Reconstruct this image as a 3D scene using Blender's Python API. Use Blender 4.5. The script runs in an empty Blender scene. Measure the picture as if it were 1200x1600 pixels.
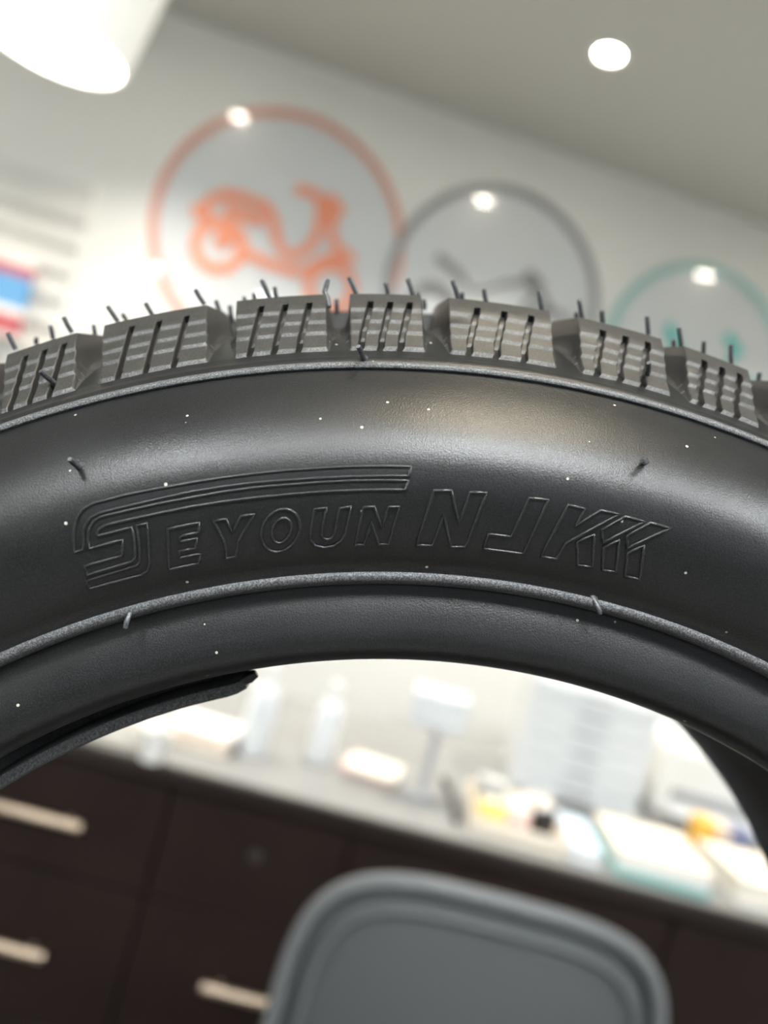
import bpy, bmesh, math, random
from mathutils import Vector, Matrix
random.seed(7)
sc = bpy.context.scene
C = sc.collection
R_ = math.radians

# ------------------------------------------------------------------ camera
F = 1250.0                      # focal length in pixels of the 1200x1600 frame
ROLL, YAW = R_(14.7), R_(10.0)
CAM = Vector((0, 0, 1.35))
FW = Vector((math.sin(YAW), math.cos(YAW), 0))
RT0 = Vector((math.cos(YAW), -math.sin(YAW), 0))
UP0 = Vector((0, 0, 1))
RT = math.cos(ROLL)*RT0 + math.sin(ROLL)*UP0
UP = -math.sin(ROLL)*RT0 + math.cos(ROLL)*UP0
cd = bpy.data.cameras.new('camera')
cd.sensor_fit = 'VERTICAL'; cd.sensor_height = 36; cd.lens = 36*F/1600
cd.clip_start = .01
cd.dof.use_dof = True; cd.dof.focus_distance = .128; cd.dof.aperture_fstop = 9.2
cam = bpy.data.objects.new('camera', cd); C.objects.link(cam)
M = Matrix((RT, UP, -FW)).transposed().to_4x4(); M.translation = CAM
cam.matrix_world = M
sc.camera = cam

# ------------------------------------------------------------------ world, light, exposure
vs = sc.view_settings
vs.view_transform = 'Standard'; vs.look = 'None'; vs.gamma = 1; vs.exposure = 0.3
vs.use_curve_mapping = False
w = bpy.data.worlds.new('sky'); sc.world = w; w.use_nodes = True
w.node_tree.nodes['Background'].inputs[0].default_value = (.82, .90, 1, 1)
w.node_tree.nodes['Background'].inputs[1].default_value = .35
CEIL = 2.80
WALL_Y = 2.86
def area(name, loc, rot, sx, sy, power, col):
    l = bpy.data.lights.new(name, 'AREA'); l.shape = 'RECTANGLE'; l.size = sx; l.size_y = sy
    l.energy = power; l.color = col
    o = bpy.data.objects.new(name, l); C.objects.link(o); o.location = loc; o.rotation_euler = rot
    return o
# daylight coming in through the shop window behind the camera
area('window_daylight', (0.3, -3.05, 1.75), (R_(90), 0, 0), 4.2, 1.7, 5, (.90, .95, 1))

# ------------------------------------------------------------------ pixel helpers
def ray(px, py):
    return ((px-600)*RT + (800-py)*UP + F*FW)/F
def at_depth(px, py, d):
    return CAM + ray(px, py)*d
def at_wall(px, py, off=0):
    r = ray(px, py); return CAM + r*((WALL_Y-off)/r.y)
def at_z(px, py, z):
    r = ray(px, py); return CAM + r*((z-CAM.z)/r.z)
def cf(l, d, z):                # lateral, depth from the camera, height
    return RT0*l + FW*d + UP0*z

# ------------------------------------------------------------------ materials
def mat(name, col, rough=.5, spec=.5, metal=0, coat=0, coat_rough=.05, noise=0, nscale=40, bump=0, bscale=200,
        emis=None, estr=0, trans=0, rough_var=0, col2=None):
    m = bpy.data.materials.new(name); m.use_nodes = True
    nt = m.node_tree; b = nt.nodes['Principled BSDF']
    b.inputs['Base Color'].default_value = (*col, 1)
    b.inputs['Roughness'].default_value = rough
    b.inputs['Specular IOR Level'].default_value = spec
    b.inputs['Metallic'].default_value = metal
    b.inputs['Coat Weight'].default_value = coat
    b.inputs['Coat Roughness'].default_value = coat_rough
    if trans: b.inputs['Transmission Weight'].default_value = trans
    if emis:
        b.inputs['Emission Color'].default_value = (*emis, 1); b.inputs['Emission Strength'].default_value = estr
    tc = nt.nodes.new('ShaderNodeTexCoord')
    def nz(scale, detail=4):
        n = nt.nodes.new('ShaderNodeTexNoise'); n.inputs['Scale'].default_value = scale
        n.inputs['Detail'].default_value = detail
        nt.links.new(tc.outputs['Object'], n.inputs['Vector']); return n
    if noise:
        n = nz(nscale); r = nt.nodes.new('ShaderNodeValToRGB')
        c2 = col2 or tuple(max(0, c*(1-noise)) for c in col)
        r.color_ramp.elements[0].position = .3; r.color_ramp.elements[1].position = .7
        r.color_ramp.elements[0].color = (*c2, 1); r.color_ramp.elements[1].color = (*col, 1)
        nt.links.new(n.outputs['Fac'], r.inputs[0]); nt.links.new(r.outputs[0], b.inputs['Base Color'])
    if bump:
        n = nz(bscale, 3); bp = nt.nodes.new('ShaderNodeBump'); bp.inputs['Strength'].default_value = bump
        bp.inputs['Distance'].default_value = .0002
        nt.links.new(n.outputs['Fac'], bp.inputs['Height']); nt.links.new(bp.outputs[0], b.inputs['Normal'])
    return m

def rubber(name, base, rough, bump, bscale, dust=True, grain=2.6):
    m = mat(name, base, rough, .5)
    nt = m.node_tree; b = nt.nodes['Principled BSDF']
    tc = nt.nodes.new('ShaderNodeTexCoord')
    n = nt.nodes.new('ShaderNodeTexNoise'); n.inputs['Scale'].default_value = bscale; n.inputs['Detail'].default_value = 2
    nt.links.new(tc.outputs['Object'], n.inputs['Vector'])
    bp = nt.nodes.new('ShaderNodeBump'); bp.inputs['Strength'].default_value = bump; bp.inputs['Distance'].default_value = .00025
    nt.links.new(n.outputs['Fac'], bp.inputs['Height']); nt.links.new(bp.outputs[0], b.inputs['Normal'])
    n2 = nt.nodes.new('ShaderNodeTexNoise'); n2.inputs['Scale'].default_value = 35; n2.inputs['Detail'].default_value = 5
    nt.links.new(tc.outputs['Object'], n2.inputs['Vector'])
    mr = nt.nodes.new('ShaderNodeMapRange'); mr.inputs[1].default_value = .3; mr.inputs[2].default_value = .7
    mr.inputs[3].default_value = rough-.05; mr.inputs[4].default_value = rough+.05
    nt.links.new(n2.outputs['Fac'], mr.inputs[0]); nt.links.new(mr.outputs[0], b.inputs['Roughness'])
    gr = nt.nodes.new('ShaderNodeTexNoise'); gr.inputs['Scale'].default_value = 4200; gr.inputs['Detail'].default_value = 1
    nt.links.new(tc.outputs['Object'], gr.inputs['Vector'])
    rp = nt.nodes.new('ShaderNodeValToRGB'); rp.color_ramp.elements[0].position = .40; rp.color_ramp.elements[1].position = .72
    rp.color_ramp.elements[0].color = (*[c*.55 for c in base], 1); rp.color_ramp.elements[1].color = (*[c*grain for c in base], 1)
    nt.links.new(gr.outputs['Fac'], rp.inputs[0]); nt.links.new(rp.outputs[0], b.inputs['Base Color'])
    if dust:                    # fine pale dust specks stuck to the rubber
        v = nt.nodes.new('ShaderNodeTexVoronoi'); v.inputs['Scale'].default_value = 480
        nt.links.new(tc.outputs['Object'], v.inputs['Vector'])
        sep = nt.nodes.new('ShaderNodeSeparateColor'); nt.links.new(v.outputs['Color'], sep.inputs[0])
        g1 = nt.nodes.new('ShaderNodeMath'); g1.operation = 'GREATER_THAN'; g1.inputs[1].default_value = .93
        nt.links.new(sep.outputs[0], g1.inputs[0])
        g2 = nt.nodes.new('ShaderNodeMath'); g2.operation = 'LESS_THAN'; g2.inputs[1].default_value = .12
        nt.links.new(v.outputs['Distance'], g2.inputs[0])
        mu = nt.nodes.new('ShaderNodeMath'); mu.operation = 'MULTIPLY'
        nt.links.new(g1.outputs[0], mu.inputs[0]); nt.links.new(g2.outputs[0], mu.inputs[1])
        mx = nt.nodes.new('ShaderNodeMix'); mx.data_type = 'RGBA'
        mx.inputs[6].default_value = (*base, 1); mx.inputs[7].default_value = (.42, .40, .35, 1)
        nt.links.new(rp.outputs[0], mx.inputs[6]); nt.links.new(mu.outputs[0], mx.inputs[0]); nt.links.new(mx.outputs[2], b.inputs['Base Color'])
    return m

MAT = dict(
    rubber=rubber('tyre_rubber', (.0055, .0058, .006), .355, .22, 4500, True, 2.8),
    tread=rubber('tread_rubber', (.022, .021, .019), .42, .2, 4500, False),
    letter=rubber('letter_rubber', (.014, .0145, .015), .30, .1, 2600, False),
    rough_lit_rubber=rubber('lit_ridge_rubber', (.054, .055, .057), .5, .35, 4500, False),  # coarse moulded rubber; base also lightened to paint the ribs as lit
    lit_ledge=rubber('lit_ledge_rubber', (.044, .044, .043), .5, .5, 4500, False),  # paler than the tread: light painted onto the camera-facing steps
    hair=rubber('whisker_rubber', (.034, .036, .039), .35, .1, 2600, False),
    wall=mat('wall_paint', (.80, .80, .765), .6, .3, noise=.02, nscale=3, bump=.1, bscale=300),
    dark_wall=mat('charcoal_wall_paint', (.10, .10, .10), .6, .3),
    ceiling=mat('ceiling_paint', (.50, .50, .465), .8, .2, bump=.1, bscale=300),
    floor=mat('floor_tile', (.16, .155, .15), .3, .5, noise=.15, nscale=4),
    disc=mat('acrylic_disc', (.66, .68, .69), .25, .5, coat=1, coat_rough=.02),
    coral=mat('coral_acrylic', (.70, .34, .26), .3, .5, coat=1, coat_rough=.02),
    icon=mat('orange_acrylic', (.86, .32, .19), .35, .4),
    grey_ring=mat('grey_acrylic', (.30, .31, .32), .3, .5, coat=1, coat_rough=.02),
    grey_icon=mat('dark_grey_acrylic', (.24, .24, .24), .35, .4),
    teal=mat('teal_acrylic', (.30, .56, .53), .3, .5, coat=1, coat_rough=.02),
    teal_icon=mat('teal_icon', (.07, .50, .46), .35, .4),
    slat=mat('slat_laminate', (.74, .73, .69), .45, .4),
    groove=mat('groove_backing', (.70, .69, .66), .7, .2),  # panel backing, slightly darker than the slats
    white=mat('white_enamel', (.85, .84, .80), .35, .5),
    opal=mat('opal_glass', (.90, .89, .84), .3, .5, emis=(1, .97, .88), estr=.28),
    bulb=mat('lamp_bulb', (1, 1, 1), .5, .5, emis=(1, .95, .83), estr=14),
    lens=mat('downlight_lens', (1, 1, 1), .5, .5, emis=(1, .93, .78), estr=75),
    panel=mat('added_led_diffuser', (1, 1, 1), .5, .5, emis=(.95, .99, 1), estr=54),  # glow of the added ceiling panels behind the viewer
    lock=mat('dark_bronze', (.05, .045, .042), .45, .4),
    chrome=mat('chrome', (.7, .7, .7), .15, .5, 1),
    wood=mat('dark_wenge_wood', (.019, .0105, .0085), .6, .2, noise=.3, nscale=6),
    edge=mat('dark_edge_band', (.020, .014, .012), .4, .4),
    desktop=mat('grey_laminate', (.24, .24, .235), .35, .5, noise=.05, nscale=5),
    handle=mat('brushed_brass', (.66, .53, .41), .38, .5, .8),
    chair=mat('grey_chair_mesh', (.072, .077, .079), .65, .3, bump=.4, bscale=900),
    chair_rim=mat('grey_chair_frame', (.125, .132, .137), .45, .5),
    black=mat('black_plastic', (.02, .02, .02), .4, .5),
    paper=mat('white_paper', (.82, .80, .75), .7, .2),
    cream=mat('cream_card', (.78, .71, .60), .7, .2),
    kraft=mat('kraft_card', (.70, .56, .46), .7, .2),
    yellow=mat('yellow_packet', (.80, .66, .20), .5, .4),
    pink=mat('pink_packet', (.80, .52, .48), .5, .4),
    blue=mat('blue_packet', (.14, .36, .64), .4, .4),
    red=mat('red_packet', (.50, .12, .14), .4, .4),
    pale_blue=mat('pale_blue_folder', (.55, .66, .78), .5, .4),
    teal_card=mat('teal_card', (.16, .45, .42), .5, .4),
    orange=mat('orange_print', (.85, .48, .08), .5, .4),
    navy=mat('slate_blue_print', (.16, .18, .30), .5, .4),
    grey_plastic=mat('light_grey_plastic', (.72, .74, .75), .4, .5),
    grey_dark=mat('grey_plastic', (.36, .37, .38), .4, .5),
    counter=mat('counter_laminate', (.10, .09, .085), .4, .4, noise=.2, nscale=8),
    glass=mat('window_glass', (1, 1, 1), 0, .5, trans=1),
)

# ------------------------------------------------------------------ mesh helpers
class MB:
    def __init__(s): s.v = []; s.f = []
    def vert(s, p): s.v.append(tuple(p)); return len(s.v)-1
    def quad(s, *i): s.f.append(tuple(i))
    def box(s, x0, x1, y0, y1, z0, z1, fr=None):
        fr = fr or (lambda x, y, z: (x, y, z))
        b = len(s.v)
        for z in (z0, z1):
            for y in (y0, y1):
                for x in (x0, x1): s.v.append(tuple(fr(x, y, z)))
        for q in ((0, 2, 3, 1), (4, 5, 7, 6), (0, 1, 5, 4), (2, 6, 7, 3), (0, 4, 6, 2), (1, 3, 7, 5)):
            s.f.append(tuple(b+i for i in q))
    def tube(s, pts, r, n=8, closed=False, caps=True, radii=None, up=None):
        pts = [Vector(p) for p in pts]; N = len(pts); b = len(s.v); prev = None
        for i, p in enumerate(pts):
            if closed: t = pts[(i+1) % N]-pts[i-1]
            else: t = pts[min(i+1, N-1)]-pts[max(i-1, 0)]
            t.normalize()
            a = prev if prev is not None else (Vector(up) if up is not None else (Vector((0, 0, 1)) if abs(t.z) < .9 else Vector((1, 0, 0))))
            a = (a - t*a.dot(t)).normalized(); prev = a; c = t.cross(a)
            rr = radii[i] if radii else r
            for k in range(n):
                g = 2*math.pi*k/n
                s.v.append(tuple(p + (a*math.cos(g)+c*math.sin(g))*rr))
        for i in range(N if closed else N-1):
            j = (i+1) % N
            for k in range(n):
                l = (k+1) % n
                s.f.append((b+i*n+k, b+i*n+l, b+j*n+l, b+j*n+k))
        if caps and not closed:
            s.f.append(tuple(b+k for k in range(n))[::-1]); s.f.append(tuple(b+(N-1)*n+k for k in range(n)))
    def lathe(s, prof, n=32, fr=None, closed=False):
        fr = fr or (lambda x, y, z: (x, y, z)); b = len(s.v); m = len(prof)
        for (r, z) in prof:
            for k in range(n):
                g = 2*math.pi*k/n; s.v.append(tuple(fr(r*math.cos(g), r*math.sin(g), z)))
        for i in range(m if closed else m-1):
            j = (i+1) % m
            for k in range(n):
                l = (k+1) % n
                s.f.append((b+i*n+k, b+i*n+l, b+j*n+l, b+j*n+k))
    def prism(s, poly, fr, t0, t1):
        b = len(s.v); n = len(poly)
        for t in (t0, t1):
            for (x, y) in poly: s.v.append(tuple(fr(x, y, t)))
        s.f.append(tuple(range(b, b+n))[::-1]); s.f.append(tuple(range(b+n, b+2*n)))
        for i in range(n):
            j = (i+1) % n; s.f.append((b+i, b+j, b+n+j, b+n+i))
    def mesh(s, name, m, smooth=None, bevel=0, seg=1):
        me = bpy.data.meshes.new(name); me.from_pydata(s.v, [], s.f); me.validate()
        bm = bmesh.new(); bm.from_mesh(me)
        bmesh.ops.recalc_face_normals(bm, faces=bm.faces)
        if bevel:
            es = [e for e in bm.edges if len(e.link_faces) == 2 and e.calc_face_angle(0) > .5]
            bmesh.ops.bevel(bm, geom=es, offset=bevel, segments=seg, affect='EDGES', profile=.5, clamp_overlap=True)
        bm.to_mesh(me); bm.free()
        if smooth:
            for p in me.polygons: p.use_smooth = True
            me.set_sharp_from_angle(angle=R_(smooth))
        me.materials.append(MAT[m]); return me
    def obj(s, name, m, parent=None, smooth=None, bevel=0, seg=1):
        return link(name, s.mesh(name, m, smooth, bevel, seg), parent)
def link(name, data, parent=None, ml=None):
    o = bpy.data.objects.new(name, data); C.objects.link(o)
    if parent: o.parent = parent
    if ml is not None: o.matrix_local = ml
    return o
def tag(o, label, cat, group=None):
    o['label'] = label; o['category'] = cat
    if group: o['group'] = group
    return o
def thing(name, label, cat, loc=(0, 0, 0), rot=None, group=None):
    o = bpy.data.objects.new(name, None); C.objects.link(o); o.empty_display_size = .05
    m = rot.to_4x4() if rot is not None else Matrix.Identity(4); m.translation = Vector(loc)
    o.matrix_world = m
    return tag(o, label, cat, group)
def struct(o):
    o['kind'] = 'structure'; return o
YAWM = Matrix((RT0, FW, UP0)).transposed()      # local x = camera right, y = away, z = up

# ------------------------------------------------------------------ room shell
X0, X1, Y0 = -2.6, 3.4, -3.2
m = MB(); m.box(X0-.1, X1+.1, Y0-.1, WALL_Y+.1, -.1, 0); struct(m.obj('floor', 'floor'))
m = MB(); m.box(X0-.1, X1+.1, Y0-.1, WALL_Y+.1, CEIL, CEIL+.1); struct(m.obj('ceiling', 'ceiling'))
m = MB(); m.box(X0, X1, WALL_Y, WALL_Y+.1, 0, CEIL); struct(m.obj('wall_back', 'wall'))
m = MB(); m.box(X0-.1, X0, Y0, WALL_Y+.1, 0, CEIL); struct(m.obj('wall_left', 'wall'))
m = MB(); m.box(X1, X1+.1, Y0, WALL_Y+.1, 0, CEIL); struct(m.obj('wall_right', 'wall'))
m = MB()
m.box(X0, X1, Y0-.1, Y0, 0, .8); m.box(X0, X1, Y0-.1, Y0, 2.65, CEIL)
m.box(X0, -1.9, Y0-.1, Y0, .8, 2.65); m.box(2.5, X1, Y0-.1, Y0, .8, 2.65)
struct(m.obj('wall_front', 'dark_wall'))
win = MB()
for x in (-1.9, -.43, 1.03, 2.46): win.box(x, x+.04, Y0-.08, Y0-.02, .8, 2.65)
for z in (.8, 2.61): win.box(-1.86, 2.46, Y0-.08, Y0-.02, z, z+.04)
struct(win.obj('window_1', 'white'))
m = MB(); m.box(X0, X1, WALL_Y-.012, WALL_Y, 0, .09); struct(m.obj('baseboard_back', 'white'))

# ------------------------------------------------------------------ tyre
VP = (550, 787)                                  # where the tyre's axle direction points
AX = ray(*VP).normalized(); AX.z = 0; AX.normalize()
E2 = (UP - AX*UP.dot(AX)).normalized(); E1 = AX.cross(E2).normalized()   # image right / up in the tyre plane
if E1.dot(RT) < 0: E1 = -E1
c0, cx0, DM = .1539, .0036, .182
CEN = CAM + AX*DM + E1*cx0 - E2*c0
TM = Matrix((E1, AX, E2)).transposed()
RMAX = .1985
BASE = CEN - UP0*RMAX
tyre = thing('scooter_tyre', 'black scooter tyre with block tread and rubber whiskers standing upright', 'tyre', BASE, TM)
OFF = Matrix.Translation(TM.transposed() @ (CEN-BASE))
def T(Rr, ph, d):                                # polar tyre coordinates, ph in degrees from image up
    a = R_(ph); return Vector((Rr*math.sin(a), d-DM, Rr*math.cos(a)))
def to_local(P): return TM.transposed() @ (P-CEN)
def px_at(px, py, d):                            # pixel to tyre-local at axial depth d
    r = ray(px, py); return to_local(CAM + r*(d/r.dot(AX)))

prof = [(.1340, .1640), (.1300, .1560), (.1280, .1480), (.1275, .1420), (.1275, .1370), (.1278, .1340), (.1284, .1315), (.1294, .1296),
        (.1308, .1284), (.1325, .1280), (.1342, .12815), (.1360, .1284), (.1380, .1289), (.1396, .1294), (.1407, .1296), (.1411, .1292),
        (.1412, .1276), (.14150, .12700), (.14200, .12655), (.1428, .12645), (.1434, .1265), (.1439, .1263), (.1450, .12525)]
side = [(.1475, .12335), (.1500, .1219), (.1530, .12070), (.1560, .12005), (.1590, .1199), (.1620, .12055), (.1650, .12185),
        (.1680, .12385), (.1710, .1264), (.1735, .1289), (.1752, .1308)]
top = [(.1760, .13165), (.1764, .13155), (.1772, .13185), (.1780, .13255), (.1785, .1335), (.1789, .1345), (.1796, .1354),
       (.1803, .1368), (.1822, .1405), (.1845, .1455), (.1868, .1520), (.1888, .1600), (.1900, .1700), (.1905, DM)]
near = prof+side+top
inner = [(.1860, DM), (.1850, .165), (.1800, .150), (.1700, .1345), (.1600, .1275), (.1500, .1300), (.1420, .1385), (.1370, .1500)]
loop = near + [(r, 2*DM-d) for r, d in near[-2::-1]] + [(r, 2*DM-d) for r, d in inner[:0:-1]] + inner
m = MB(); NS = 288
for r, d in loop:
    for k in range(NS): m.v.append(tuple(T(r, 360*k/NS, d)))
L_ = len(loop)
for i in range(L_):
    j = (i+1) % L_
    for k in range(NS):
        l = (k+1) % NS; m.f.append((i*NS+k, i*NS+l, j*NS+l, j*NS+k))
car = m.obj('carcass', 'rubber', tyre, smooth=50); car.matrix_local = OFF
def band(name, pts, mt):                         # raised ring following the profile
    b = MB(); n = len(pts)
    for r, d in pts:
        for k in range(NS): b.v.append(tuple(T(r, 360*k/NS, d)))
    for i in range(n-1):
        for k in range(NS):
            l = (k+1) % NS; b.f.append((i*NS+k, i*NS+l, (i+1)*NS+l, (i+1)*NS+k))
    o = b.obj(name, mt, tyre, smooth=50); o.matrix_local = OFF; return o
band('rim_line_rib', [(.1410, .1300), (.1411, .1275), (.14145, .12685), (.1418, .1263), (.1424, .1261), (.1429, .1262), (.1433, .1267)], 'rough_lit_rubber')
band('shoulder_rib', [(.1759, .1318), (.1762, .13115), (.1766, .13105), (.1771, .13135), (.1773, .1318), (.1775, .1326)], 'rough_lit_rubber')

# --- tread blocks: three pitches, stepped faces cut by three slots
def yR(y, d): return c0 + (787-y)*d/F
steps = [(549, .1358), (541, .1360), (523, .1397), (516.5, .1398), (506, .1419), (499.5, .1420), (488, .1443), (481.5, .1444), (471, .1464), (460, .1486)]
SP = [(yR(y, d), d) for y, d in steps]
def block_mesh(name, w):
    ris = []; b = MB(); sw = .34                  # slot width in degrees
    cw = (w-3*sw)/4
    edges = [0]
    for i in range(3): edges += [cw*(i+1)+sw*i, cw*(i+1)+sw*(i+1)]
    edges.append(w)
    nS = len(SP); nC = len(edges)-1
    def P(i, e, dep):
        r, d = SP[i]
        t = i/(nS-1)
        sh = (-.42 + .75*t) if 0 < e < nC else 0
        q = .0016*dep
        return T(r-q*.72, edges[e]-w/2+sh, d+q*.70)
    slot = lambda i, c: c % 2 == 1 and i < nS-2
    for i in range(nS-1):
        for c in range(nC):
            dp = 1 if slot(i, c) else 0
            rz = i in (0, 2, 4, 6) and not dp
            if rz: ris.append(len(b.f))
            b.quad(*[b.vert(P(a, e, dp)) for a, e in ((i, c), (i, c+1), (i+1, c+1), (i+1, c))])
            if slot(i, c):
                for e in (c, c+1):
                    b.quad(*[b.vert(p) for p in (P(i, e, 0), P(i+1, e, 0), P(i+1, e, 1), P(i, e, 1))])
                if not slot(i+1, c):
                    b.quad(*[b.vert(p) for p in (P(i+1, c, 0), P(i+1, c+1, 0), P(i+1, c+1, 1), P(i+1, c, 1))])
                if i == 0:
                    b.quad(*[b.vert(p) for p in (P(0, c, 0), P(0, c+1, 0), P(0, c+1, 1), P(0, c, 1))])
    # crown and flanks (flanks sweep out into the groove floor)
    crown = SP + [(.1938, .1540), (.1955, .163), (.1972, .1715), (.1982, .1795)]
    basep = []
    for r, d in crown:
        br = None
        for (r0, d0), (r1, d1) in zip(top, top[1:]):
            if d0 <= d <= d1: br = r0+(r1-r0)*(d-d0)/(d1-d0)
        basep.append(((br or .1800)-.0004, d+.0002))
    for i in range(nS-1, len(crown)-1):
        for k in range(4):
            a0, a1 = -w/2+w*k/4, -w/2+w*(k+1)/4
            b.quad(*[b.vert(T(*q)) for q in ((crown[i][0], a0, crown[i][1]), (crown[i][0], a1, crown[i][1]),
                                           (crown[i+1][0], a1, crown[i+1][1]), (crown[i+1][0], a0, crown[i+1][1]))])
    for sgn in (-1, 1):
        rows = []
        for (r, d), (br, bd) in zip(crown, basep):
            h = max(0, r-br)
            rows.append([T(r, sgn*w/2, d), T(br+h*.45, sgn*(w/2+.10), bd*.5+d*.5), T(br+h*.18, sgn*(w/2+.28), bd), T(br+.0001, sgn*(w/2+.75), bd)])
        ids = [[b.vert(p) for p in rw] for rw in rows]
        for i in range(len(ids)-1):
            for k in range(3): b.quad(ids[i][k], ids[i][k+1], ids[i+1][k+1], ids[i+1][k])
    # end face at the centre groove and foot under the first step
    r, d = crown[-1]; br, bd = basep[-1]
    b.quad(*[b.vert(T(*q)) for q in ((r, -w/2, d), (r, w/2, d), (br, w/2+.4, bd), (br, -w/2-.4, bd))])
    r, d = SP[0]
    b.quad(*[b.vert(T(*q)) for q in ((r, -w/2, d), (r, w/2, d), (r-.0006, w/2+.5, d+.0012), (r-.0006, -w/2-.5, d+.0012))])
    me = bpy.data.meshes.new(name); me.from_pydata(b.v, [], b.f)
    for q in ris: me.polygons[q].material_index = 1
    bm = bmesh.new(); bm.from_mesh(me)
    bmesh.ops.remove_doubles(bm, verts=bm.verts, dist=2e-6)
    bmesh.ops.recalc_face_normals(bm, faces=bm.faces)
    es = [e for e in bm.edges if len(e.link_faces) == 2 and e.calc_face_angle(0) > .6]
    bmesh.ops.bevel(bm, geom=es, offset=.00012, segments=1, affect='EDGES', profile=.5, clamp_overlap=True)
    bm.to_mesh(me); bm.free()
    for p in me.polygons: p.use_smooth = True
    me.set_sharp_from_angle(angle=R_(28)); me.materials.append(MAT['tread']); me.materials.append(MAT['lit_ledge']); return me
CYC = 360/19
kinds = [(5.7, -14.7+2.85), (4.9, -7.4+2.45), (3.95, -1.2+1.975)]
bms = [block_mesh('tread_block', w) for w, _ in kinds]
for j in range(19):
    for (w_, ph), me in zip(kinds, bms):
        rot = Matrix.Rotation(R_(ph+CYC*j), 4, 'Y')
        link('tread_block', me, tyre, OFF @ rot)
for j in range(19):
    for (w_, ph), me in zip(kinds, bms):
        rot = Matrix.Rotation(R_(ph+CYC*j+8), 4, 'Y')
        link('tread_block', me, tyre, OFF @ Matrix.Diagonal((1, -1, 1, 1)) @ rot)

# --- rubber vent whiskers: root pixel, tip pixel, axial depth
hairs = [(25, 546, 12, 520, .156), (57, 537, 57, 528, .17), (83, 530, 79, 508, .165), (113, 520, 99, 495, .156), (150, 534, 146, 507, .166),
         (185, 503, 168, 478, .156), (198, 500, 191, 490, .17), (238, 492, 227, 473, .158), (320, 476, 305, 452, .156), (346, 494, 337, 469, .166),
         (364, 506, 359, 477, .17), (383, 471, 382, 465, .165), (398, 468, 397, 459, .168), (421, 466, 409, 437, .156), (432, 466, 429, 448, .162),
         (527, 492, 526, 467, .168), (558, 462, 545, 433, .156), (606, 462, 602, 442, .158), (646, 464, 637, 435, .156),
         (653, 464, 653, 457, .166), (663, 484, 662, 468, .168), (687, 514, 686, 486, .17), (717, 468, 707, 438, .156), (723, 468, 722, 457, .166),
         (760, 473, 756, 452, .158), (847, 486, 842, 454, .156), (910, 498, 905, 468, .156), (901, 498, 900, 488, .165), (942, 505, 941, 485, .158),
         (1013, 523, 1011, 494, .156), (1065, 541, 1061, 512, .156), (1053, 543, 1053, 531, .165), (1099, 553, 1100, 533, .158), (1143, 569, 1142, 538, .156),
         (1185, 602, 1187, 582, .158)]
HR = .00048
def whisker(pts, r=HR, foot=False):
    b = MB(); n = len(pts)
    rad = [r*(1.0 if i < n-1 else .75) for i in range(n)]
    if foot: rad[0] = r*2.0
    b.tube(pts, r, 8, radii=rad)
    o = b.obj('vent_whisker', 'hair', tyre, smooth=60); o.matrix_local = OFF; return o
for (x0, y0, x1, y1, d) in hairs:
    a, t = px_at(x0, y0, d+.001), px_at(x1, y1, d)
    bend = Vector((random.uniform(-.0001, .0001), 0, 0))
    whisker([a, a.lerp(t, .5)+bend, a.lerp(t, .95), t])
# a kinked whisker in the groove
whisker([px_at(514, 480, .150), px_at(512, 466, .1505), px_at(507, 456, .151), px_at(510, 446, .151), px_at(513, 437, .151)])

# profile lookup for anything that sits on the side wall
tab = sorted(prof[8:]+side+top[:9])
def dprof(r):
    for (r0, d0), (r1, d1) in zip(tab, tab[1:]):
        if r0 <= r <= r1: return d0+(d1-d0)*(r-r0)/(r1-r0+1e-12)
    return .14
def on_side(px, py):
    r = ray(px, py); r = r/r.dot(AX); lo, hi = .112, .142
    for _ in range(40):
        mid = (lo+hi)/2; p = to_local(CAM+r*mid)
        if mid < dprof(math.hypot(p.x, p.z)): lo = mid
        else: hi = mid
    return to_local(CAM+r*hi)
YV = Vector((0, 1, 0))
def side_whisker(x0, y0, x1, y1, out):
    a = on_side(x0, y0); d1 = a.y+DM-out; t = px_at(x1, y1, d1)
    m_ = a.lerp(t, .45)+Vector((0, -.0004, 0))
    whisker([a+YV*.0003, a.lerp(m_, .12), m_, a.lerp(t, .8)+Vector((0, -.0002, 0)), t], HR*.95, True)
side_whisker(90, 603, 63, 580, .004)
side_whisker(568, 561, 560, 541, .004)
side_whisker(1011, 588, 1013, 567, .004)
side_whisker(125, 731, 109, 717, .0035)
side_whisker(1007, 722, 1002, 720, .0035)
side_whisker(203, 958, 196, 982, .001)
side_whisker(928, 937, 938, 960, .001)

# --- raised outline lettering on the side wall
def crop(ox, oy, s): return lambda pts: [(ox+x/s, oy+y/s) for x, y in pts]
A, B, Cc, D, E = crop(100, 720, 6), crop(250, 710, 6), crop(450, 710, 6), crop(640, 750, 5.4545), crop(830, 770, 5.217)
def ridge(b, pts, closed=True, r=.00026):
    pts = [Vector(p) for p in pts]
    out = []; n = len(pts)
    for i in range(n if closed else n-1):
        p, q = pts[i], pts[(i+1) % n]; L = (q-p).length; k = max(1, int(L/9))
        for j in range(k): out.append(p.lerp(q, j/k))
        if L > 8: out.append(p.lerp(q, 1-2.0/L)) if False else None
    if not closed: out.append(pts[-1])
    out = [o for o in out if o is not None]
    P3 = [on_side(p.x, p.y)+YV*(-.00010) for p in out]
    b.tube(P3, r, 6, closed=closed, up=(0, 1, 0))
def letter(name, polys):
    b = MB()
    for p in polys: ridge(b, p)
    o = b.obj(name, 'letter', tyre, smooth=70); o.matrix_local = OFF; return o
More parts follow.
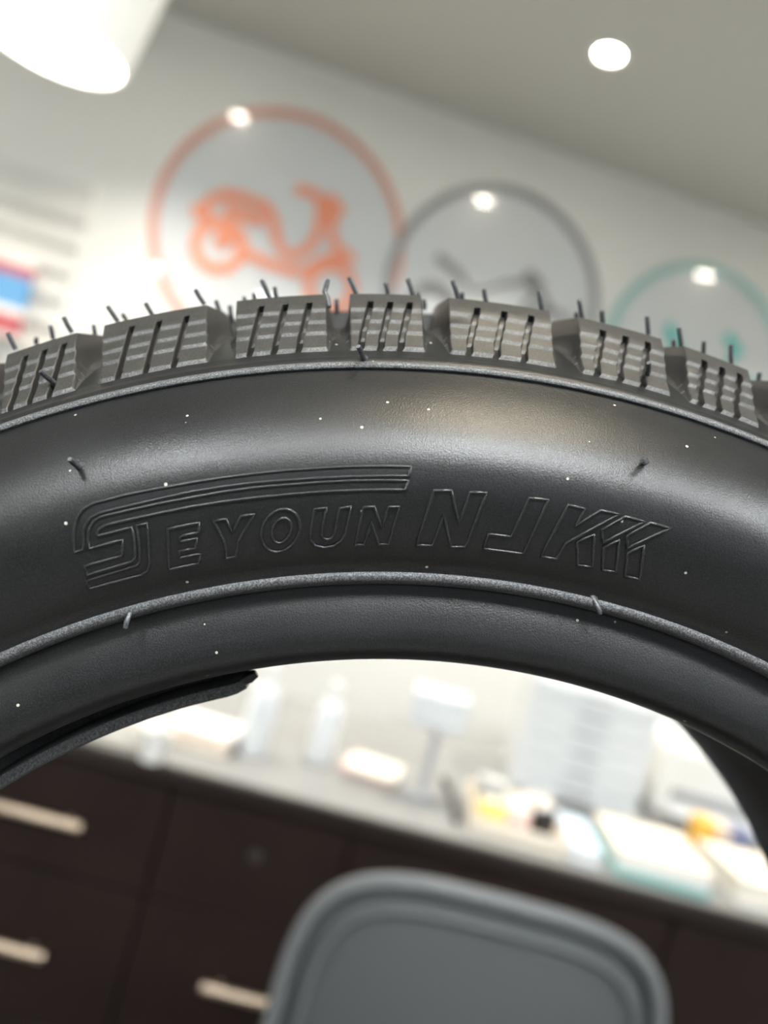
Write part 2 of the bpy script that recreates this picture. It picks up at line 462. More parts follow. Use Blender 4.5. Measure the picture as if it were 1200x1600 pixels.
stripe1 = A([(100, 858), (90, 700), (97, 620), (122, 540), (172, 462), (270, 402), (560, 326), (860, 265)]) + \
    B([(300, 265), (600, 218), (900, 180), (1200, 150)]) + Cc([(300, 130), (600, 115), (900, 112), (1152, 116), (1135, 203), (900, 203), (600, 208), (300, 222), (0, 242)]) + \
    B([(900, 264), (600, 302), (300, 350)]) + A([(860, 364), (560, 434), (340, 488), (255, 530), (205, 590), (183, 660), (182, 832)])
stripe2 = A([(235, 825), (222, 720), (238, 640), (285, 562), (340, 527), (600, 465), (900, 400)]) + B([(300, 405), (600, 350), (900, 310), (1200, 285)]) + \
    Cc([(300, 262), (600, 247), (900, 243), (1125, 246), (1103, 332), (900, 332), (600, 337), (300, 352), (0, 376)]) + B([(900, 405), (600, 442), (300, 490)]) + \
    A([(900, 490), (600, 555), (400, 600), (338, 635), (312, 672), (320, 705), (635, 625), (655, 700), (668, 850), (672, 905), (640, 945), (430, 1008), (215, 1072),
       (200, 985), (550, 890), (548, 740)])
hook = A([(685, 605), (780, 585), (795, 800), (805, 960), (788, 1030), (730, 1070), (480, 1135), (240, 1200), (220, 1120), (460, 1050), (680, 985), (716, 945), (708, 800)])
lo = letter('raised_letter', [stripe1, stripe2, hook]); lo['label'] = 'embossed striped letter S with long swoosh'
def oval(cx, cy, a, b, sk):
    return [(cx+a*math.cos(t)-sk*b*math.sin(t), cy+b*math.sin(t)) for t in [2*math.pi*i/36 for i in range(36)]]
for polys in (
    [B([(75, 700), (365, 640), (370, 730), (185, 770), (190, 820), (345, 785), (335, 880), (180, 910), (190, 970), (375, 930), (370, 1020), (85, 1080)])],
    [B([(505, 625), (620, 605), (680, 735), (760, 580), (885, 560), (730, 820), (715, 960), (620, 975), (615, 835)])],
    [oval(438.5, 829, 29.5, 33.5, .18), oval(440, 829, 14.5, 19.5, .2)],
    [Cc([(250, 515), (360, 500), (310, 750), (330, 790), (365, 800), (410, 785), (435, 750), (485, 505), (590, 490), (540, 740), (500, 810), (430, 860), (340, 875), (250, 855), (212, 800), (205, 740)])],
    [Cc([(710, 495), (810, 490), (880, 690), (945, 490), (1040, 490), (945, 845), (850, 845), (780, 630), (715, 845), (625, 850)])],
    [D([(210, 90), (355, 90), (420, 370), (515, 105), (655, 110), (475, 570), (350, 570), (290, 300), (195, 560), (55, 555)])],
    [D([(1020, 155), (1180, 170), (970, 630), (625, 585), (675, 460), (865, 485)])],
    [E([(300, 100), (435, 130), (360, 268), (565, 145), (715, 175), (280, 412), (205, 540), (75, 520)]),
     E([(375, 400), (510, 340), (500, 605), (375, 590)]),
     E([(575, 300), (765, 195), (920, 235), (585, 405)]), E([(590, 445), (715, 385), (690, 645), (575, 630)]),
     E([(780, 350), (970, 245), (1130, 290), (780, 450)]), E([(785, 490), (915, 430), (885, 705), (760, 680)])]):
    letter('raised_letter', polys)

# --- moulding flash left on the bead, torn off at its right end
b = MB(); n = 60
aL, aR = -62.0, -10.3
sec = [(.1270, .1500), (.1250, .1490), (.1249, .1414), (.1246, .1409), (.1230, .1406), (.1226, .1411), (.1227, .1510), (.1270, .1520)]
ks = len(sec)
for i in range(n+1):
    ph = aL+(aR-aL)*i/n
    k = 1.0 if i < n-1 else (.95 if i == n-1 else .80)
    for r, d in sec: b.v.append(tuple(T(.1266+(r-.1266)*k, ph, d)))
for i in range(n):
    for k in range(ks):
        l = (k+1) % ks; b.f.append((i*ks+k, i*ks+l, i*ks+ks+l, i*ks+ks+k))
b.f.append(tuple(range(ks))); b.f.append(tuple(n*ks+k for k in range(ks)))
o = b.obj('bead_flash', 'rough_lit_rubber', tyre, smooth=40); o.matrix_local = OFF
b = MB(); p0 = px_at(378, 1064, .1405); p1 = px_at(401, 1052, .1405)
b.tube([p0, p0.lerp(p1, .5), p1], .0009, 10, radii=[.0008, .0011, .0007])
o = b.obj('flash_nub', 'rubber', tyre, smooth=60); o.matrix_local = OFF

# ------------------------------------------------------------------ display counter under the tyre (below the frame)
ct = thing('display_counter', 'narrow dark counter that the tyre stands on', 'counter', cf(.03, .13, 0), YAWM)
zt = BASE.z
m = MB(); m.box(-.55, .55, -.25, .25, zt-.03, zt); m.obj('counter_top', 'counter', ct, bevel=.003)
m = MB(); m.box(-.52, .52, -.22, .22, .08, zt-.03); m.obj('body', 'wood', ct, bevel=.002)
m = MB(); m.box(-.49, .49, -.19, .19, 0, .08); m.obj('plinth', 'edge', ct)

# ------------------------------------------------------------------ ceiling downlights (row along the wall, added panels behind the camera)
def downlight(x, y, label, power, size, group='recessed ceiling downlights'):
    t = thing('ceiling_downlight', label, 'downlight', (x, y, CEIL), None, group)
    b = MB(); b.lathe([(.036, -.001), (.040, -.006), (.050, -.007), (.055, -.004), (.056, .0)], 40); b.obj('trim_ring', 'white', t, smooth=40)
    b = MB(); b.lathe([(.0005, -.002), (.036, -.002)], 32); b.obj('lens', 'lens', t)
    l = bpy.data.lights.new('downlight_beam', 'SPOT'); l.energy = power; l.color = (1, .94, .85)
    l.spot_size = R_(size); l.spot_blend = 1; l.shadow_soft_size = .04
    lo = bpy.data.objects.new('downlight_beam', l); C.objects.link(lo); lo.location = (x, y, CEIL-.03)
    return t
LX, LS, LY = .693, 1.105, WALL_Y-.63
downlight(LX, LY, 'bright round recessed downlight in the grey ceiling, top right', 125, 104)
for i, txt in ((-2, 'far left'), (-1, 'above the coral scooter sign'), (1, 'above the teal sign'), (2, 'far right')):
    downlight(LX+i*LS, LY, 'recessed downlight of the wall row, outside the frame, '+txt, 125, 104)
# surface mounted can light over the tyre
t = thing('ceiling_can_light', 'white cylinder ceiling light above the tyre, outside the frame', 'ceiling light', (.04, -.14, CEIL))
b = MB(); b.lathe([(.0005, 0), (.055, 0), (.055, -.10), (.050, -.10), (.050, -.02), (.0005, -.02)], 32); b.obj('can', 'white', t, smooth=40)
b = MB(); b.lathe([(.0005, -.022), (.046, -.022), (.046, -.03), (.0005, -.03)], 32); b.obj('lens', 'lens', t)
l = bpy.data.lights.new('can_beam', 'SPOT'); l.energy = 34; l.color = (1, .85, .60); l.spot_size = R_(95); l.spot_blend = 1; l.shadow_soft_size = .04
lo = bpy.data.objects.new('can_beam', l); C.objects.link(lo); lo.location = (.04, -.14, CEIL-.11)
# added LED ceiling panels, unseen behind the viewer, for the sidewall highlight
for x, txt in ((-1.35, 'left'), (0, 'middle'), (1.35, 'right')):
    t = thing('added_panel_light', 'added square ceiling light panel, unseen behind the viewer, '+txt, 'ceiling light', (x, -1.15, CEIL))
    b = MB()
    for q in ((-.32, .32, -.32, -.30), (-.32, .32, .30, .32), (-.32, -.30, -.30, .30), (.30, .32, -.30, .30)): b.box(*q, -.02, 0)
    b.obj('frame', 'white', t)
    b = MB(); b.box(-.30, .30, -.30, .30, -.012, 0); b.obj('diffuser', 'panel', t)

# ------------------------------------------------------------------ pendant lamp, top left
PC = at_depth(84, 72, 1.40)
pend = thing('pendant_lamp', 'glowing white opal glass pendant lamp hanging at the top left', 'pendant lamp', PC)
TILT = Matrix.Rotation(0, 3, 'Y')
b = MB()
pr = [(.118, .0), (.122, -.002), (.126, .0), (.150, .13), (.170, .24), (.166, .27), (.04, .285), (.03, .285), (.03, .28), (.04, .28), (.160, .262), (.165, .24), (.146, .13)]
b.lathe(pr, 56, closed=True); b.obj('lamp_shade', 'opal', pend, smooth=40)
b = MB(); b.lathe([(.0005, .09), (.03, .095), (.045, .12), (.045, .15), (.03, .19), (.018, .21), (.018, .26)], 28); b.obj('light_bulb', 'bulb', pend, smooth=50)
b = MB(); b.lathe([(.0005, .34), (.032, .34), (.034, .275), (.0005, .275)], 24); b.obj('lamp_holder', 'white', pend, smooth=40)
b = MB(); b.tube([(0, 0, .33), (0, 0, CEIL-PC.z-.02)], .004, 8); b.obj('cord', 'white', pend)
b = MB(); b.lathe([(.0005, CEIL-PC.z-.025), (.05, CEIL-PC.z-.025), (.055, CEIL-PC.z)], 24); b.obj('ceiling_rose', 'white', pend, smooth=40)
l = bpy.data.lights.new('pendant_glow', 'POINT'); l.energy = 3; l.color = (1, .92, .8); l.shadow_soft_size = .05
lo = bpy.data.objects.new('pendant_glow', l); C.objects.link(lo); lo.location = PC+Vector((0, 0, .05))

# ------------------------------------------------------------------ wall signs
def wp(px, py, off): return at_wall(px, py, off)
def wallframe(off0):
    return lambda x, z, t: (x, WALL_Y-t, z)
def sign(label, pxc, rad_px, mats, off, strokes, group):
    c = at_wall(*pxc); k = (c-CAM).dot(FW)/F; Rr = rad_px*k
    t = thing('wall_sign', label, 'wall sign', (c.x, WALL_Y, c.z-Rr), None, group)
    fr = lambda x, z, q: (x-c.x, -q, z-(c.z-Rr))
    n = 96
    b = MB(); b.prism([(c.x+(Rr-.012)*math.cos(2*math.pi*i/n), c.z+(Rr-.012)*math.sin(2*math.pi*i/n)) for i in range(n)], fr, 0, .002+off)
    b.obj('panel', mats[0], t)
    b = MB(); wv = .030
    for (r, q) in ((Rr, 0), (Rr, .008+off), (Rr-wv, .008+off), (Rr-wv, 0)):
        for i in range(n):
            g = 2*math.pi*i/n; b.v.append(fr(c.x+r*math.cos(g), c.z+r*math.sin(g), q))
    for a in range(4):
        d = (a+1) % 4
        for i in range(n):
            j = (i+1) % n; b.f.append((a*n+i, a*n+j, d*n+j, d*n+i))
    b.obj('ring', mats[1], t, smooth=40)
    for si, (name, pts, wd, closed) in enumerate(strokes):
        b = MB(); P = [at_wall(*p) for p in pts]; P = [Vector((p.x, p.z)) for p in P]; n2 = len(P); hw = wd*k*.62
        Lf, Rg = [], []
        for i, p in enumerate(P):
            if closed: d = P[(i+1) % n2]-P[i-1]
            else: d = P[min(i+1, n2-1)]-P[max(i-1, 0)]
            d.normalize(); nn = Vector((-d.y, d.x)); e = Vector((0, 0))
            if not closed and i == 0: e = -d*hw*.6
            if not closed and i == n2-1: e = d*hw*.6
            Lf.append(p+nn*hw+e); Rg.append(p-nn*hw+e)
        for q in (.002+off, .006+off+.0006*si):
            for p in Lf: b.v.append(fr(p.x, p.y, q))
            for p in Rg: b.v.append(fr(p.x, p.y, q))
        N2 = 2*n2
        for i in range(n2 if closed else n2-1):
            j = (i+1) % n2
            b.f += [(i, j, n2+j, n2+i), (N2+i, N2+n2+i, N2+n2+j, N2+j), (i, N2+i, N2+j, j), (n2+i, n2+j, N2+n2+j, N2+n2+i)]
        if not closed:
            b.f += [(0, n2, N2+n2, N2), (n2-1, N2+n2-1, N2+N2-1, N2-1)]
        b.obj(name, mats[2], t, bevel=0)
    return t
def S(pts, ox=200, oy=140, s=2.5): return [(ox+x/s, oy+y/s) for x, y in pts]
def circ(cx, cy, r, n=28): return [(cx+r*math.cos(2*math.pi*i/n), cy+r*math.sin(2*math.pi*i/n)) for i in range(n)]
GR = 'round wall signs with line-drawn two-wheelers'
sign('round wall sign with coral ring and orange line-drawn scooter', (437, 372), 198, ('disc', 'coral', 'icon'), 0, [
    ('rear_wheel', circ(342, 384, 37), 14, True), ('rear_hub', circ(348, 376, 10, 14), 7, True),
    ('body_line', S([(285, 475), (330, 430), (385, 408), (460, 425), (545, 460), (572, 520), (580, 590), (610, 640), (645, 652), (695, 630), (735, 575), (755, 490), (745, 425), (715, 402), (668, 394)]), 13, False),
    ('seat_line', S([(395, 468), (455, 492), (520, 512)]), 16, False),
    ('tail_light', S([(268, 478), (305, 470)]), 17, False),
    ('swing_arm', S([(300, 500), (345, 525), (410, 570), (465, 645)]), 10, False),
    ('engine_blob', S([(360, 580), (420, 570)]), 9, False),
    ('belly_line', S([(465, 645), (560, 685), (660, 715), (730, 700)]), 13, False),
    ('headlight', S([(792, 425), (830, 470), (805, 505)]), 12, False),
    ('front_post', S([(772, 430), (790, 520), (800, 590), (850, 655)]), 12, False),
    ('front_fender', S([(700, 715), (750, 675), (810, 655), (872, 660)]), 14, False),
    ('front_wheel', circ(516, 450, 34), 13, True)], GR)
def S2(pts): return S(pts, 560, 260, 1.875)
sign('round wall sign with grey ring and grey line-drawn motorcycle', (771, 466), 174, ('disc', 'grey_ring', 'grey_icon'), .003, [
    ('tail_line', S2([(235, 268), (262, 292), (300, 325)]), 11, False),
    ('rear_wheel', circ(668, 490, 36), 8, True), ('front_wheel', circ(852, 520, 36), 8, True),
    ('fender_line', S2([(180, 352), (215, 345), (255, 362), (280, 395)]), 7, False),
    ('seat_line', S2([(300, 330), (330, 365), (375, 362), (430, 345), (490, 340)]), 6, False),
    ('tank', S2([(498, 325), (520, 352)]), 18, False),
    ('fork', S2([(512, 345), (545, 390), (560, 440)]), 7, False),
    ('frame_line', [(690, 490), (740, 500), (800, 500), (835, 460)], 7, False)], GR)
sign('round wall sign with pale teal ring and teal line drawing', (1082, 566), 153, ('disc', 'teal', 'teal_icon'), .006, [
    ('handlebar', [(1042, 512), (1050, 530), (1054, 548)], 13, False),
    ('rear_light', [(1136, 528), (1150, 552)], 14, False),
    ('frame_line', [(1052, 545), (1072, 590), (1120, 592), (1145, 555)], 8, False),
    ('front_wheel', circ(1035, 600, 28), 8, True), ('rear_wheel', circ(1150, 620, 28), 8, True)], GR)

# ------------------------------------------------------------------ slatted display panel on the wall, far left, with a hanging packet
tp = at_wall(150, 305); bt = at_wall(98, 480)
xr = (tp.x+bt.x)/2
sl = thing('slat_panel', 'pale slatted display panel on the wall at the far left', 'display panel', (xr-.35, WALL_Y-.002, bt.z-.55))
zb = bt.z-.55; zt2 = tp.z+.02
b = MB(); b.box(-.35, .35, -.006, 0, 0, zt2-zb); b.obj('backing', 'groove', sl)
k = 0; z = 0; hs = .093
while z+hs < zt2-zb+.01:
    b = MB(); b.box(-.35, .35, -.018, -.006, z, z+hs*.62); b.obj('slat', 'slat', sl, bevel=.004); z += hs; k += 1
b = MB(); b.box(.35, .362, -.022, 0, -.01, zt2-zb+.01); b.obj('end_trim', 'white', sl, bevel=.002)
pc = at_wall(-6, 458, .06)
pk = thing('hanging_packet', 'red and blue packet hanging on the slatted panel', 'packet', (pc.x, pc.y, pc.z-.13))
def pouch(z0, z1, mt, nm, dd):
    b = MB(); n = 12
    poly = [(.10*math.copysign(abs(math.cos(a))**.5, math.cos(a)), .022*math.copysign(abs(math.sin(a))**.7, math.sin(a))) for a in [2*math.pi*i/24 for i in range(24)]]
    b.prism([(x*dd, y*dd) for x, y in poly], lambda x, y, t: (x, y, t), z0, z1); b.obj(nm, mt, pk, smooth=40)
pouch(.0, .012, 'white', 'seal', .98); pouch(.012, .075, 'red', 'lower_print', 1); pouch(.075, .10, 'white', 'pale_band', 1.0)
pouch(.10, .20, 'blue', 'blue_print', 1.0); pouch(.20, .235, 'red', 'upper_print', 1.0); pouch(.235, .262, 'white', 'header', .98)
b = MB(); b.tube([(0, .039, .25), (0, -.03, .25), (0, -.04, .258)], .003, 8); b.obj('hook', 'chrome', pk, smooth=60)

# ------------------------------------------------------------------ desk with drawers, seen through the tyre
DZ, DF, DB = .76, 1.58, 2.34
desk = thing('office_desk', 'dark brown wooden desk with pale bar handles and a grey top', 'desk', cf(.25, DF, 0), YAWM)
L0, L1 = -1.45, 1.45                                # desk-local lateral extent
b = MB(); b.box(L0, L1, .004, DB-DF, DZ-.022, DZ); b.obj('desk_top', 'desktop', desk, bevel=.002)
b = MB(); b.box(L0, L1, -.018, .004, DZ-.030, DZ+.001); b.obj('front_edge', 'edge', desk, bevel=.002)
b = MB(); b.box(L0+.02, L1-.02, .03, DB-DF-.01, .06, DZ-.022); b.obj('body', 'wood', desk)
b = MB(); b.box(L0+.04, L1-.04, .06, DB-DF-.03, 0, .06); b.obj('plinth', 'edge', desk)
def desk_pt(px, py, off=-.03):
    r = ray(px, py); p = CAM+r*((DF+off)/r.dot(FW))
    q = YAWM.transposed() @ (p-cf(.25, DF, 0)); return q
h1 = desk_pt(122, 1297); h2 = desk_pt(62, 1501); h3 = desk_pt(314, 1548); h3b = desk_pt(452, 1582)
s1 = desk_pt(552, 1310).x; s2 = desk_pt(1065, 1450).x; s0 = (h2.x+h3.x)/2
zrow = [DZ-.034, (h1.z+h2.z)/2, (h2.z*2-h1.z+h2.z)/2, .07]
zrow = [DZ-.034, (h1.z+h2.z)/2+.02, h2.z-.15, .08]
def front(x0, x1, z0, z1, handle=None, name='drawer', lock=None):
    b = MB(); b.box(x0+.003, x1-.003, .008, .03, z0+.003, z1-.003); d = b.obj(name, 'wood', desk, bevel=.002)
    if handle:
        a, c2, z = handle
        b = MB(); b.tube([(a, -.016, z), (a+.006, -.018, z), (c2-.006, -.018, z), (c2, -.016, z)], .0095, 10)
        for x in (a+.03, c2-.03): b.tube([(x, .009, z), (x, -.014, z)], .005, 8)
        b.obj('handle', 'handle', d, smooth=50)
    if lock:
        b = MB(); b.lathe([(.0005, -.004), (.010, -.004), (.012, .009)], 20, fr=lambda x, y, z: (lock[0]+x, z, lock[1]+y)); b.obj('key_lock', 'lock', d, smooth=40)
hl = .30
lk = desk_pt(395, 1350)
front(L0+.02, s0-.45, zrow[1], zrow[0]); front(L0+.02, s0-.45, zrow[2], zrow[1]); front(L0+.02, s0-.45, zrow[3], zrow[2])
front(s0-.45, s0, zrow[1], zrow[0], (h1.x-hl, h1.x, h1.z))
front(s0-.45, s0, zrow[2], zrow[1], (h2.x-hl, h2.x, h2.z))
front(s0-.45, s0, zrow[3], zrow[2])
front(s0, s1, zrow[1], zrow[0], None, 'front_panel', (lk.x, lk.z))
front(s0, s1, zrow[2], zrow[1], (h3.x, h3.x+hl, h3.z))
front(s0, s1, zrow[3], zrow[2])
front(s1, s2, zrow[3], zrow[0], None, 'front_panel')
front(s2, L1-.02, zrow[3], zrow[0], None, 'front_panel')

# ------------------------------------------------------------------ grey office chair
CD_ = .95
chair = thing('office_chair', 'grey office chair with rounded backrest in front of the dark desk', 'chair', cf(.262, CD_+.05, 0), YAWM)
def sup(n_, a, zt_, zb_, ex=.15):
    pts = []
    hz = (zt_-zb_)/2; cz = (zt_+zb_)/2
    for i in range(n_):
        t = 2*math.pi*i/n_; cc, ss = math.cos(t), math.sin(t); p = 2/4.2
        x = a*math.copysign(abs(cc)**p, cc); z = cz+hz*math.copysign(abs(ss)**p, ss)
        if ss > 0: x *= 1-.07*(abs(ss)**2)*0
        pts.append((x, z))
    return pts
def curve(x): return .045*(x/.235)**2 - .03       # backrest wraps toward the sitter
o1 = sup(72, .237, .937, .455)
b = MB(); b.tube([(x, -.02+curve(x), z - .028*(x/.237)**2*(1 if z > .7 else 0)) for x, z in o1], .011, 10, closed=True, up=(0, 1, 0)); b.obj('backrest_frame', 'chair_rim', chair, smooth=60)
b = MB(); b.tube([(x, -.026+curve(x), z - .028*(x/.237)**2*(1 if z > .7 else 0)) for x, z in sup(72, .205, .905, .49)], .003, 8, closed=True, up=(0, 1, 0)); b.obj('inner_piping', 'chair_rim', chair, smooth=60)
b = MB(); N = 20
grid = {}
pl = sup(72, .232, .932, .46)
rings = 8
for s_ in range(rings+1):
    f = s_/rings
    for i, (x, z) in enumerate(pl):
        xx = x*f; zz = .696+(z-.696)*f
        zz -= .028*(x/.237)**2*f*f*(1 if z > .7 else 0)
        b.v.append((xx, -.012+curve(xx)-.018*(1-f*f), zz))
for s_ in range(rings):
    for i in range(72):
        j = (i+1) % 72; b.f.append((s_*72+i, s_*72+j, (s_+1)*72+j, (s_+1)*72+i))
pan = b.obj('backrest_panel', 'chair', chair, smooth=60)
sm = pan.modifiers.new('thick', 'SOLIDIFY'); sm.thickness = .012; sm.offset = -1
b = MB(); b.tube([(-.012, -.040, .872), (.004, -.040, .875)], .004, 8); b.obj('logo_button', 'grey_dark', chair, smooth=60)
b = MB(); b.tube([(0, -.05, .66), (0, -.075, .55), (0, -.06, .43), (0, .02, .40), (0, .2, .40)], .024, 10); b.obj('back_support', 'black', chair, smooth=60)
b = MB()
for i in range(40):
    t = 2*math.pi*i/40; cc, ss = math.cos(t), math.sin(t)
    x = .24*math.copysign(abs(cc)**.5, cc); y = .26+.23*math.copysign(abs(ss)**.5, ss)
    for (kk, z) in ((.9, .41), (1, .43), (1, .465), (.93, .485), (.0, .49)): b.v.append((x*kk, .26+(y-.26)*kk, z))
for i in range(40):
    j = (i+1) % 40
    for k in range(4): b.f.append((i*5+k, j*5+k, j*5+k+1, i*5+k+1))
b.obj('seat', 'chair', chair, smooth=50)
b = MB(); b.tube([(0, .26, .09), (0, .26, .41)], .025, 12); b.obj('gas_stem', 'chrome', chair, smooth=60)
for i in range(5):
    g = 2*math.pi*i/5+.3; e = (.28*math.cos(g), .26+.28*math.sin(g))
    b = MB(); b.tube([(0, .26, .115), (e[0], e[1], .075)], .02, 8, radii=[.026, .016]); lg = b.obj('base_leg', 'black', chair, smooth=60)
    b = MB(); dx, dy = -math.sin(g), math.cos(g)
    b.lathe([(.001, -.02), (.024, -.02), (.028, -.012), (.028, .012), (.024, .02), (.001, .02)], 16,
            fr=lambda x, y, z: (e[0]+dx*z+math.cos(g)*x, e[1]+dy*z+math.sin(g)*x, .028+y)); b.obj('caster', 'black', lg, smooth=40)
# ------------------------------------------------------------------ clutter on the desk
def on_desk(px, py): return at_z(px, py, DZ+.0005)
def rect_thing(name, label, cat, px, py, ang=0):
    p = on_desk(px, py); return thing(name, label, cat, p, YAWM @ Matrix.Rotation(R_(ang), 3, 'Z'))
# stack of cream paper at the left
def paper_stack(name, label, px, py, w_, d_, n_, th, mats, ang):
    t = rect_thing(name, label, 'paper', px, py, ang); z = 0
    for i in range(n_):
        b = MB(); ox, oy = random.uniform(-.008, .008), random.uniform(-.008, .008)
        b.box(-w_/2+ox, w_/2+ox, oy, d_+oy, z, z+th); b.obj('sheaf', mats[i % len(mats)], t, bevel=.001); z += th
paper_stack('paper_stack', 'stack of beige papers at the left end of the desk', 180, 1164, .14, .12, 4, .014, ('cream', 'paper'), 8)
paper_stack('paper_stack', 'low stack of pinkish beige papers on the desk left of the pale bottles', 298, 1168, .15, .12, 3, .013, ('cream', 'kraft', 'paper'), -6)
paper_stack('paper_stack', 'pale pink papers with brown edge in the middle of the desk', 572, 1222, .12, .12, 3, .008, ('paper', 'pink', 'cream'), -10)
paper_stack('paper_stack', 'thick white paper stack at the right end of the desk', 1210, 1425, .16, .20, 4, .012, ('paper', 'cream'), 4)
# cup
def vessel(name, label, cat, px, py, pr, mt, cap=None):
    t = thing(name, label, cat, on_desk(px, py), YAWM)
    b = MB(); b.lathe(pr, 28); b.obj('body', mt, t, smooth=50)
    if cap:
        b = MB(); b.lathe(cap, 24); b.obj('cap', 'white', t, smooth=40)
    return t
cup = vessel('paper_cup', 'small white cup at the front edge of the desk', 'cup', 236, 1187, [(.0005, 0), (.022, 0), (.030, .06), (.031, .062), (.028, .06), (.021, .004), (.0005, .004)], 'white')
b = MB(); b.tube([(.005, 0, .005), (.012, .005, .12)], .0035, 8); tag(b.obj('drinking_straw', 'grey_dark'), 'dark straw leaning in the small white cup', 'straw').matrix_world = cup.matrix_world.copy()
bp_ = [(.0005, 0), (.030, 0), (.033, .01), (.033, .13), (.026, .15), (.012, .165), (.012, .18)]
bc_ = [(.0005, .205), (.014, .205), (.015, .178), (.0005, .178)]
vessel('spray_bottle', 'pale plastic bottle on the desk left of the middle', 'bottle', 392, 1176, bp_, 'grey_plastic', bc_)
vessel('spray_bottle', 'second pale plastic bottle on the desk, nearer the middle', 'bottle', 497, 1188, [(r*.9, z*.9) for r, z in bp_], 'grey_plastic', [(r*.9, z*.9) for r, z in bc_])
# desk lamp
lp = thing('desk_lamp', 'small grey desk lamp with a box shaped head', 'desk lamp', on_desk(655, 1245), YAWM)
b = MB(); b.lathe([(.0005, 0), (.034, 0), (.034, .012), (.016, .018), (.0005, .018)], 28); b.obj('base', 'grey_dark', lp, smooth=40)
b = MB(); b.tube([(0, 0, .015), (.005, .01, .12), (.0, .02, .17)], .009, 10); b.obj('stem', 'grey_dark', lp, smooth=60)
b = MB(); b.box(-.065, .06, -.01, .06, .15, .235); b.obj('lamp_head', 'grey_plastic', lp, bevel=.012, seg=3)
# dark cable
b = MB(); P = [on_desk(*p)+Vector((0, 0, .008+h)) for p, h in (((692, 1222), 0), ((700, 1236), .0), ((707, 1256), .0), ((710, 1272), .0), ((712, 1288), 0))]
b.tube(P, .008, 8); tag(b.obj('cable', 'black', None, smooth=60), 'thick black cable curving over the desk beside the lamp', 'cable')
# cream tray with packets
tr = rect_thing('cardboard_tray', 'cream open cardboard tray full of small packets', 'tray', 808, 1322, -3)
for nm, x0, x1, y0, y1, z0, z1 in (('bottom', -.10, .10, 0, .24, 0, .006), ('wall', -.10, .10, 0, .008, .006, .035), ('wall', -.10, .10, .232, .24, .006, .035), ('wall', -.10, -.092, .008, .232, .006, .035), ('wall', .092, .10, .008, .232, .006, .035)):
    b = MB(); b.box(x0, x1, y0, y1, z0, z1); b.obj(nm, 'cream', tr, bevel=.002)
def packet(label, dx, dy, w_, d_, h_, mt, ang, cap=None):
    t = thing('small_packet', label, 'packet', tr.matrix_world @ Vector((dx, dy, .0065)), YAWM @ Matrix.Rotation(R_(ang), 3, 'Z'), 'packets in the cream tray')
    b = MB(); b.box(-w_/2, w_/2, -d_/2, d_/2, 0, h_); b.obj('pack', mt, t, bevel=.006, seg=2)
    b = MB(); b.box(-w_/2-.004, w_/2+.004, -.006, .006, h_-.004, h_+.008); b.obj('crimp', cap or 'paper', t, bevel=.002)
packet('yellow packet in the cream tray', -.060, .06, .05, .07, .05, 'yellow', 10)
packet('pink packet in the cream tray', 0, .06, .045, .06, .045, 'pink', -15)
packet('black packet in the cream tray', .055, .07, .04, .04, .06, 'black', 20)
packet('kraft brown packet in the cream tray', .05, .17, .06, .07, .05, 'kraft', 5)
packet('dark grey packet at the back of the cream tray', -.05, .17, .06, .05, .06, 'grey_dark', -8)
packet('pale packet at the back of the cream tray', 0, .12, .04, .04, .05, 'paper', 12)
# pale blue folder
fo = rect_thing('document_folder', 'pale blue folder lying beside the cream tray', 'folder', 914, 1350, -3)
b = MB(); b.box(-.034, .034, 0, .20, 0, .004); b.obj('cover', 'pale_blue', fo, bevel=.001)
b = MB(); b.box(-.031, .031, .002, .198, .004, .024); b.obj('pages', 'paper', fo)
b = MB(); b.box(-.034, .034, 0, .20, .024, .028); b.obj('cover', 'pale_blue', fo, bevel=.001)
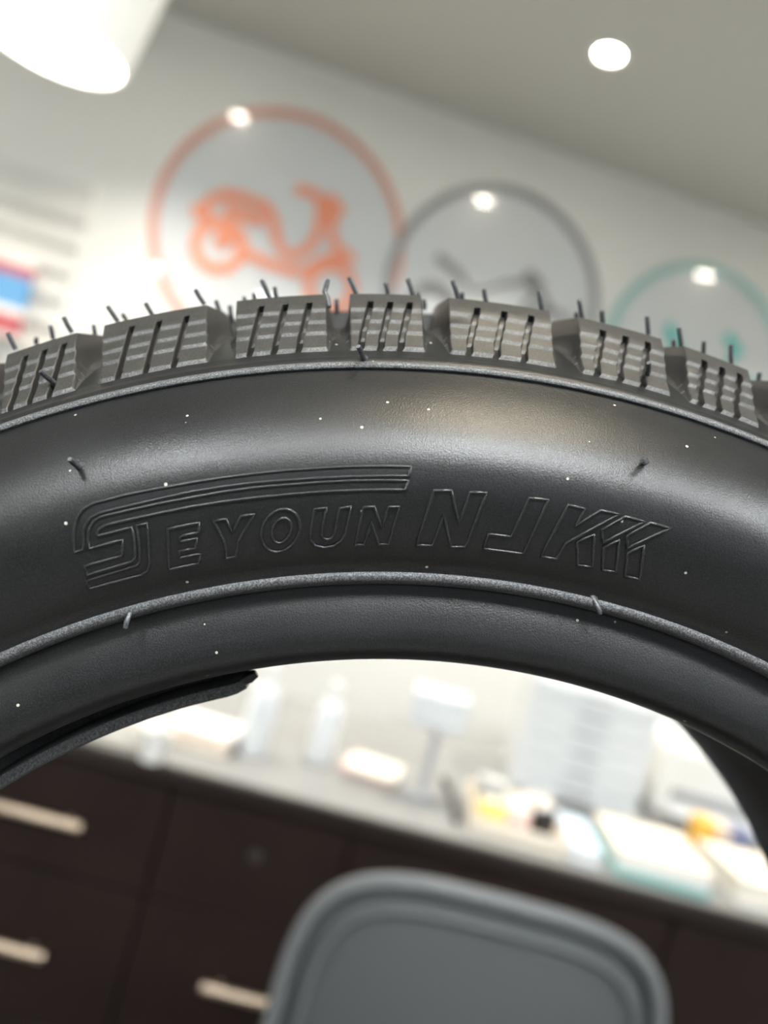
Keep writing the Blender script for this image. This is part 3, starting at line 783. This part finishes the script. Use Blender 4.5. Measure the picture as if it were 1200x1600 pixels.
# white book with teal board
bk = rect_thing('ring_binder', 'white binder with a teal lower cover near the right end of the desk', 'binder', 1045, 1388, -3)
b = MB(); b.box(-.115, .085, 0, .22, 0, .012); b.obj('lower_cover', 'teal_card', bk, bevel=.002)
b = MB(); b.box(-.11, .08, .003, .217, .012, .044); b.obj('pages', 'paper', bk, bevel=.001)
b = MB(); b.box(-.115, .085, 0, .22, .044, .048); b.obj('upper_cover', 'cream', bk, bevel=.001)
# product box
bx = rect_thing('product_box', 'small box with an orange panel and slate blue end standing behind the binder', 'box', 1120, 1338, -3)
b = MB(); b.box(-.055, -.015, 0, .07, 0, .07); b.obj('orange_panel', 'orange', bx, bevel=.002)
b = MB(); b.box(-.015, .02, 0, .07, 0, .07); b.obj('kraft_panel', 'kraft', bx, bevel=.002)
b = MB(); b.box(.02, .07, 0, .07, 0, .07); b.obj('blue_panel', 'navy', bx, bevel=.002)
# drawer tower
tw = rect_thing('drawer_tower', 'pale grey plastic drawer tower at the back of the desk', 'drawer tower', 892, 1258, -6)
b = MB(); b.box(-.16, .16, .012, .26, 0, .30); b.obj('case', 'grey_plastic', tw, bevel=.004)
for i in range(6):
    b = MB(); b.box(-.148, .148, 0, .014, .008+i*.048, .048+i*.048); dr = b.obj('drawer', 'grey_plastic', tw, bevel=.003)
    b = MB(); b.box(-.04, .04, -.010, 0, .030+i*.048, .036+i*.048); b.obj('pull', 'grey_dark', dr, bevel=.002)
# printer
pn = rect_thing('desktop_printer', 'white desktop printer right of the drawer tower', 'printer', 1085, 1290, -6)
b = MB(); b.box(-.12, .26, .0, .26, 0, .19); b.obj('case', 'white', pn, bevel=.015, seg=3)
b = MB(); b.box(-.08, .22, -.05, .0, .02, .03); b.obj('paper_tray', 'grey_plastic', pn, bevel=.003)
b = MB(); b.box(-.08, .22, -.003, .0, .05, .08); b.obj('output_slot', 'grey_dark', pn)
b = MB(); b.box(-.10, .24, .03, .24, .19, .205); b.obj('lid', 'grey_plastic', pn, bevel=.006, seg=2)
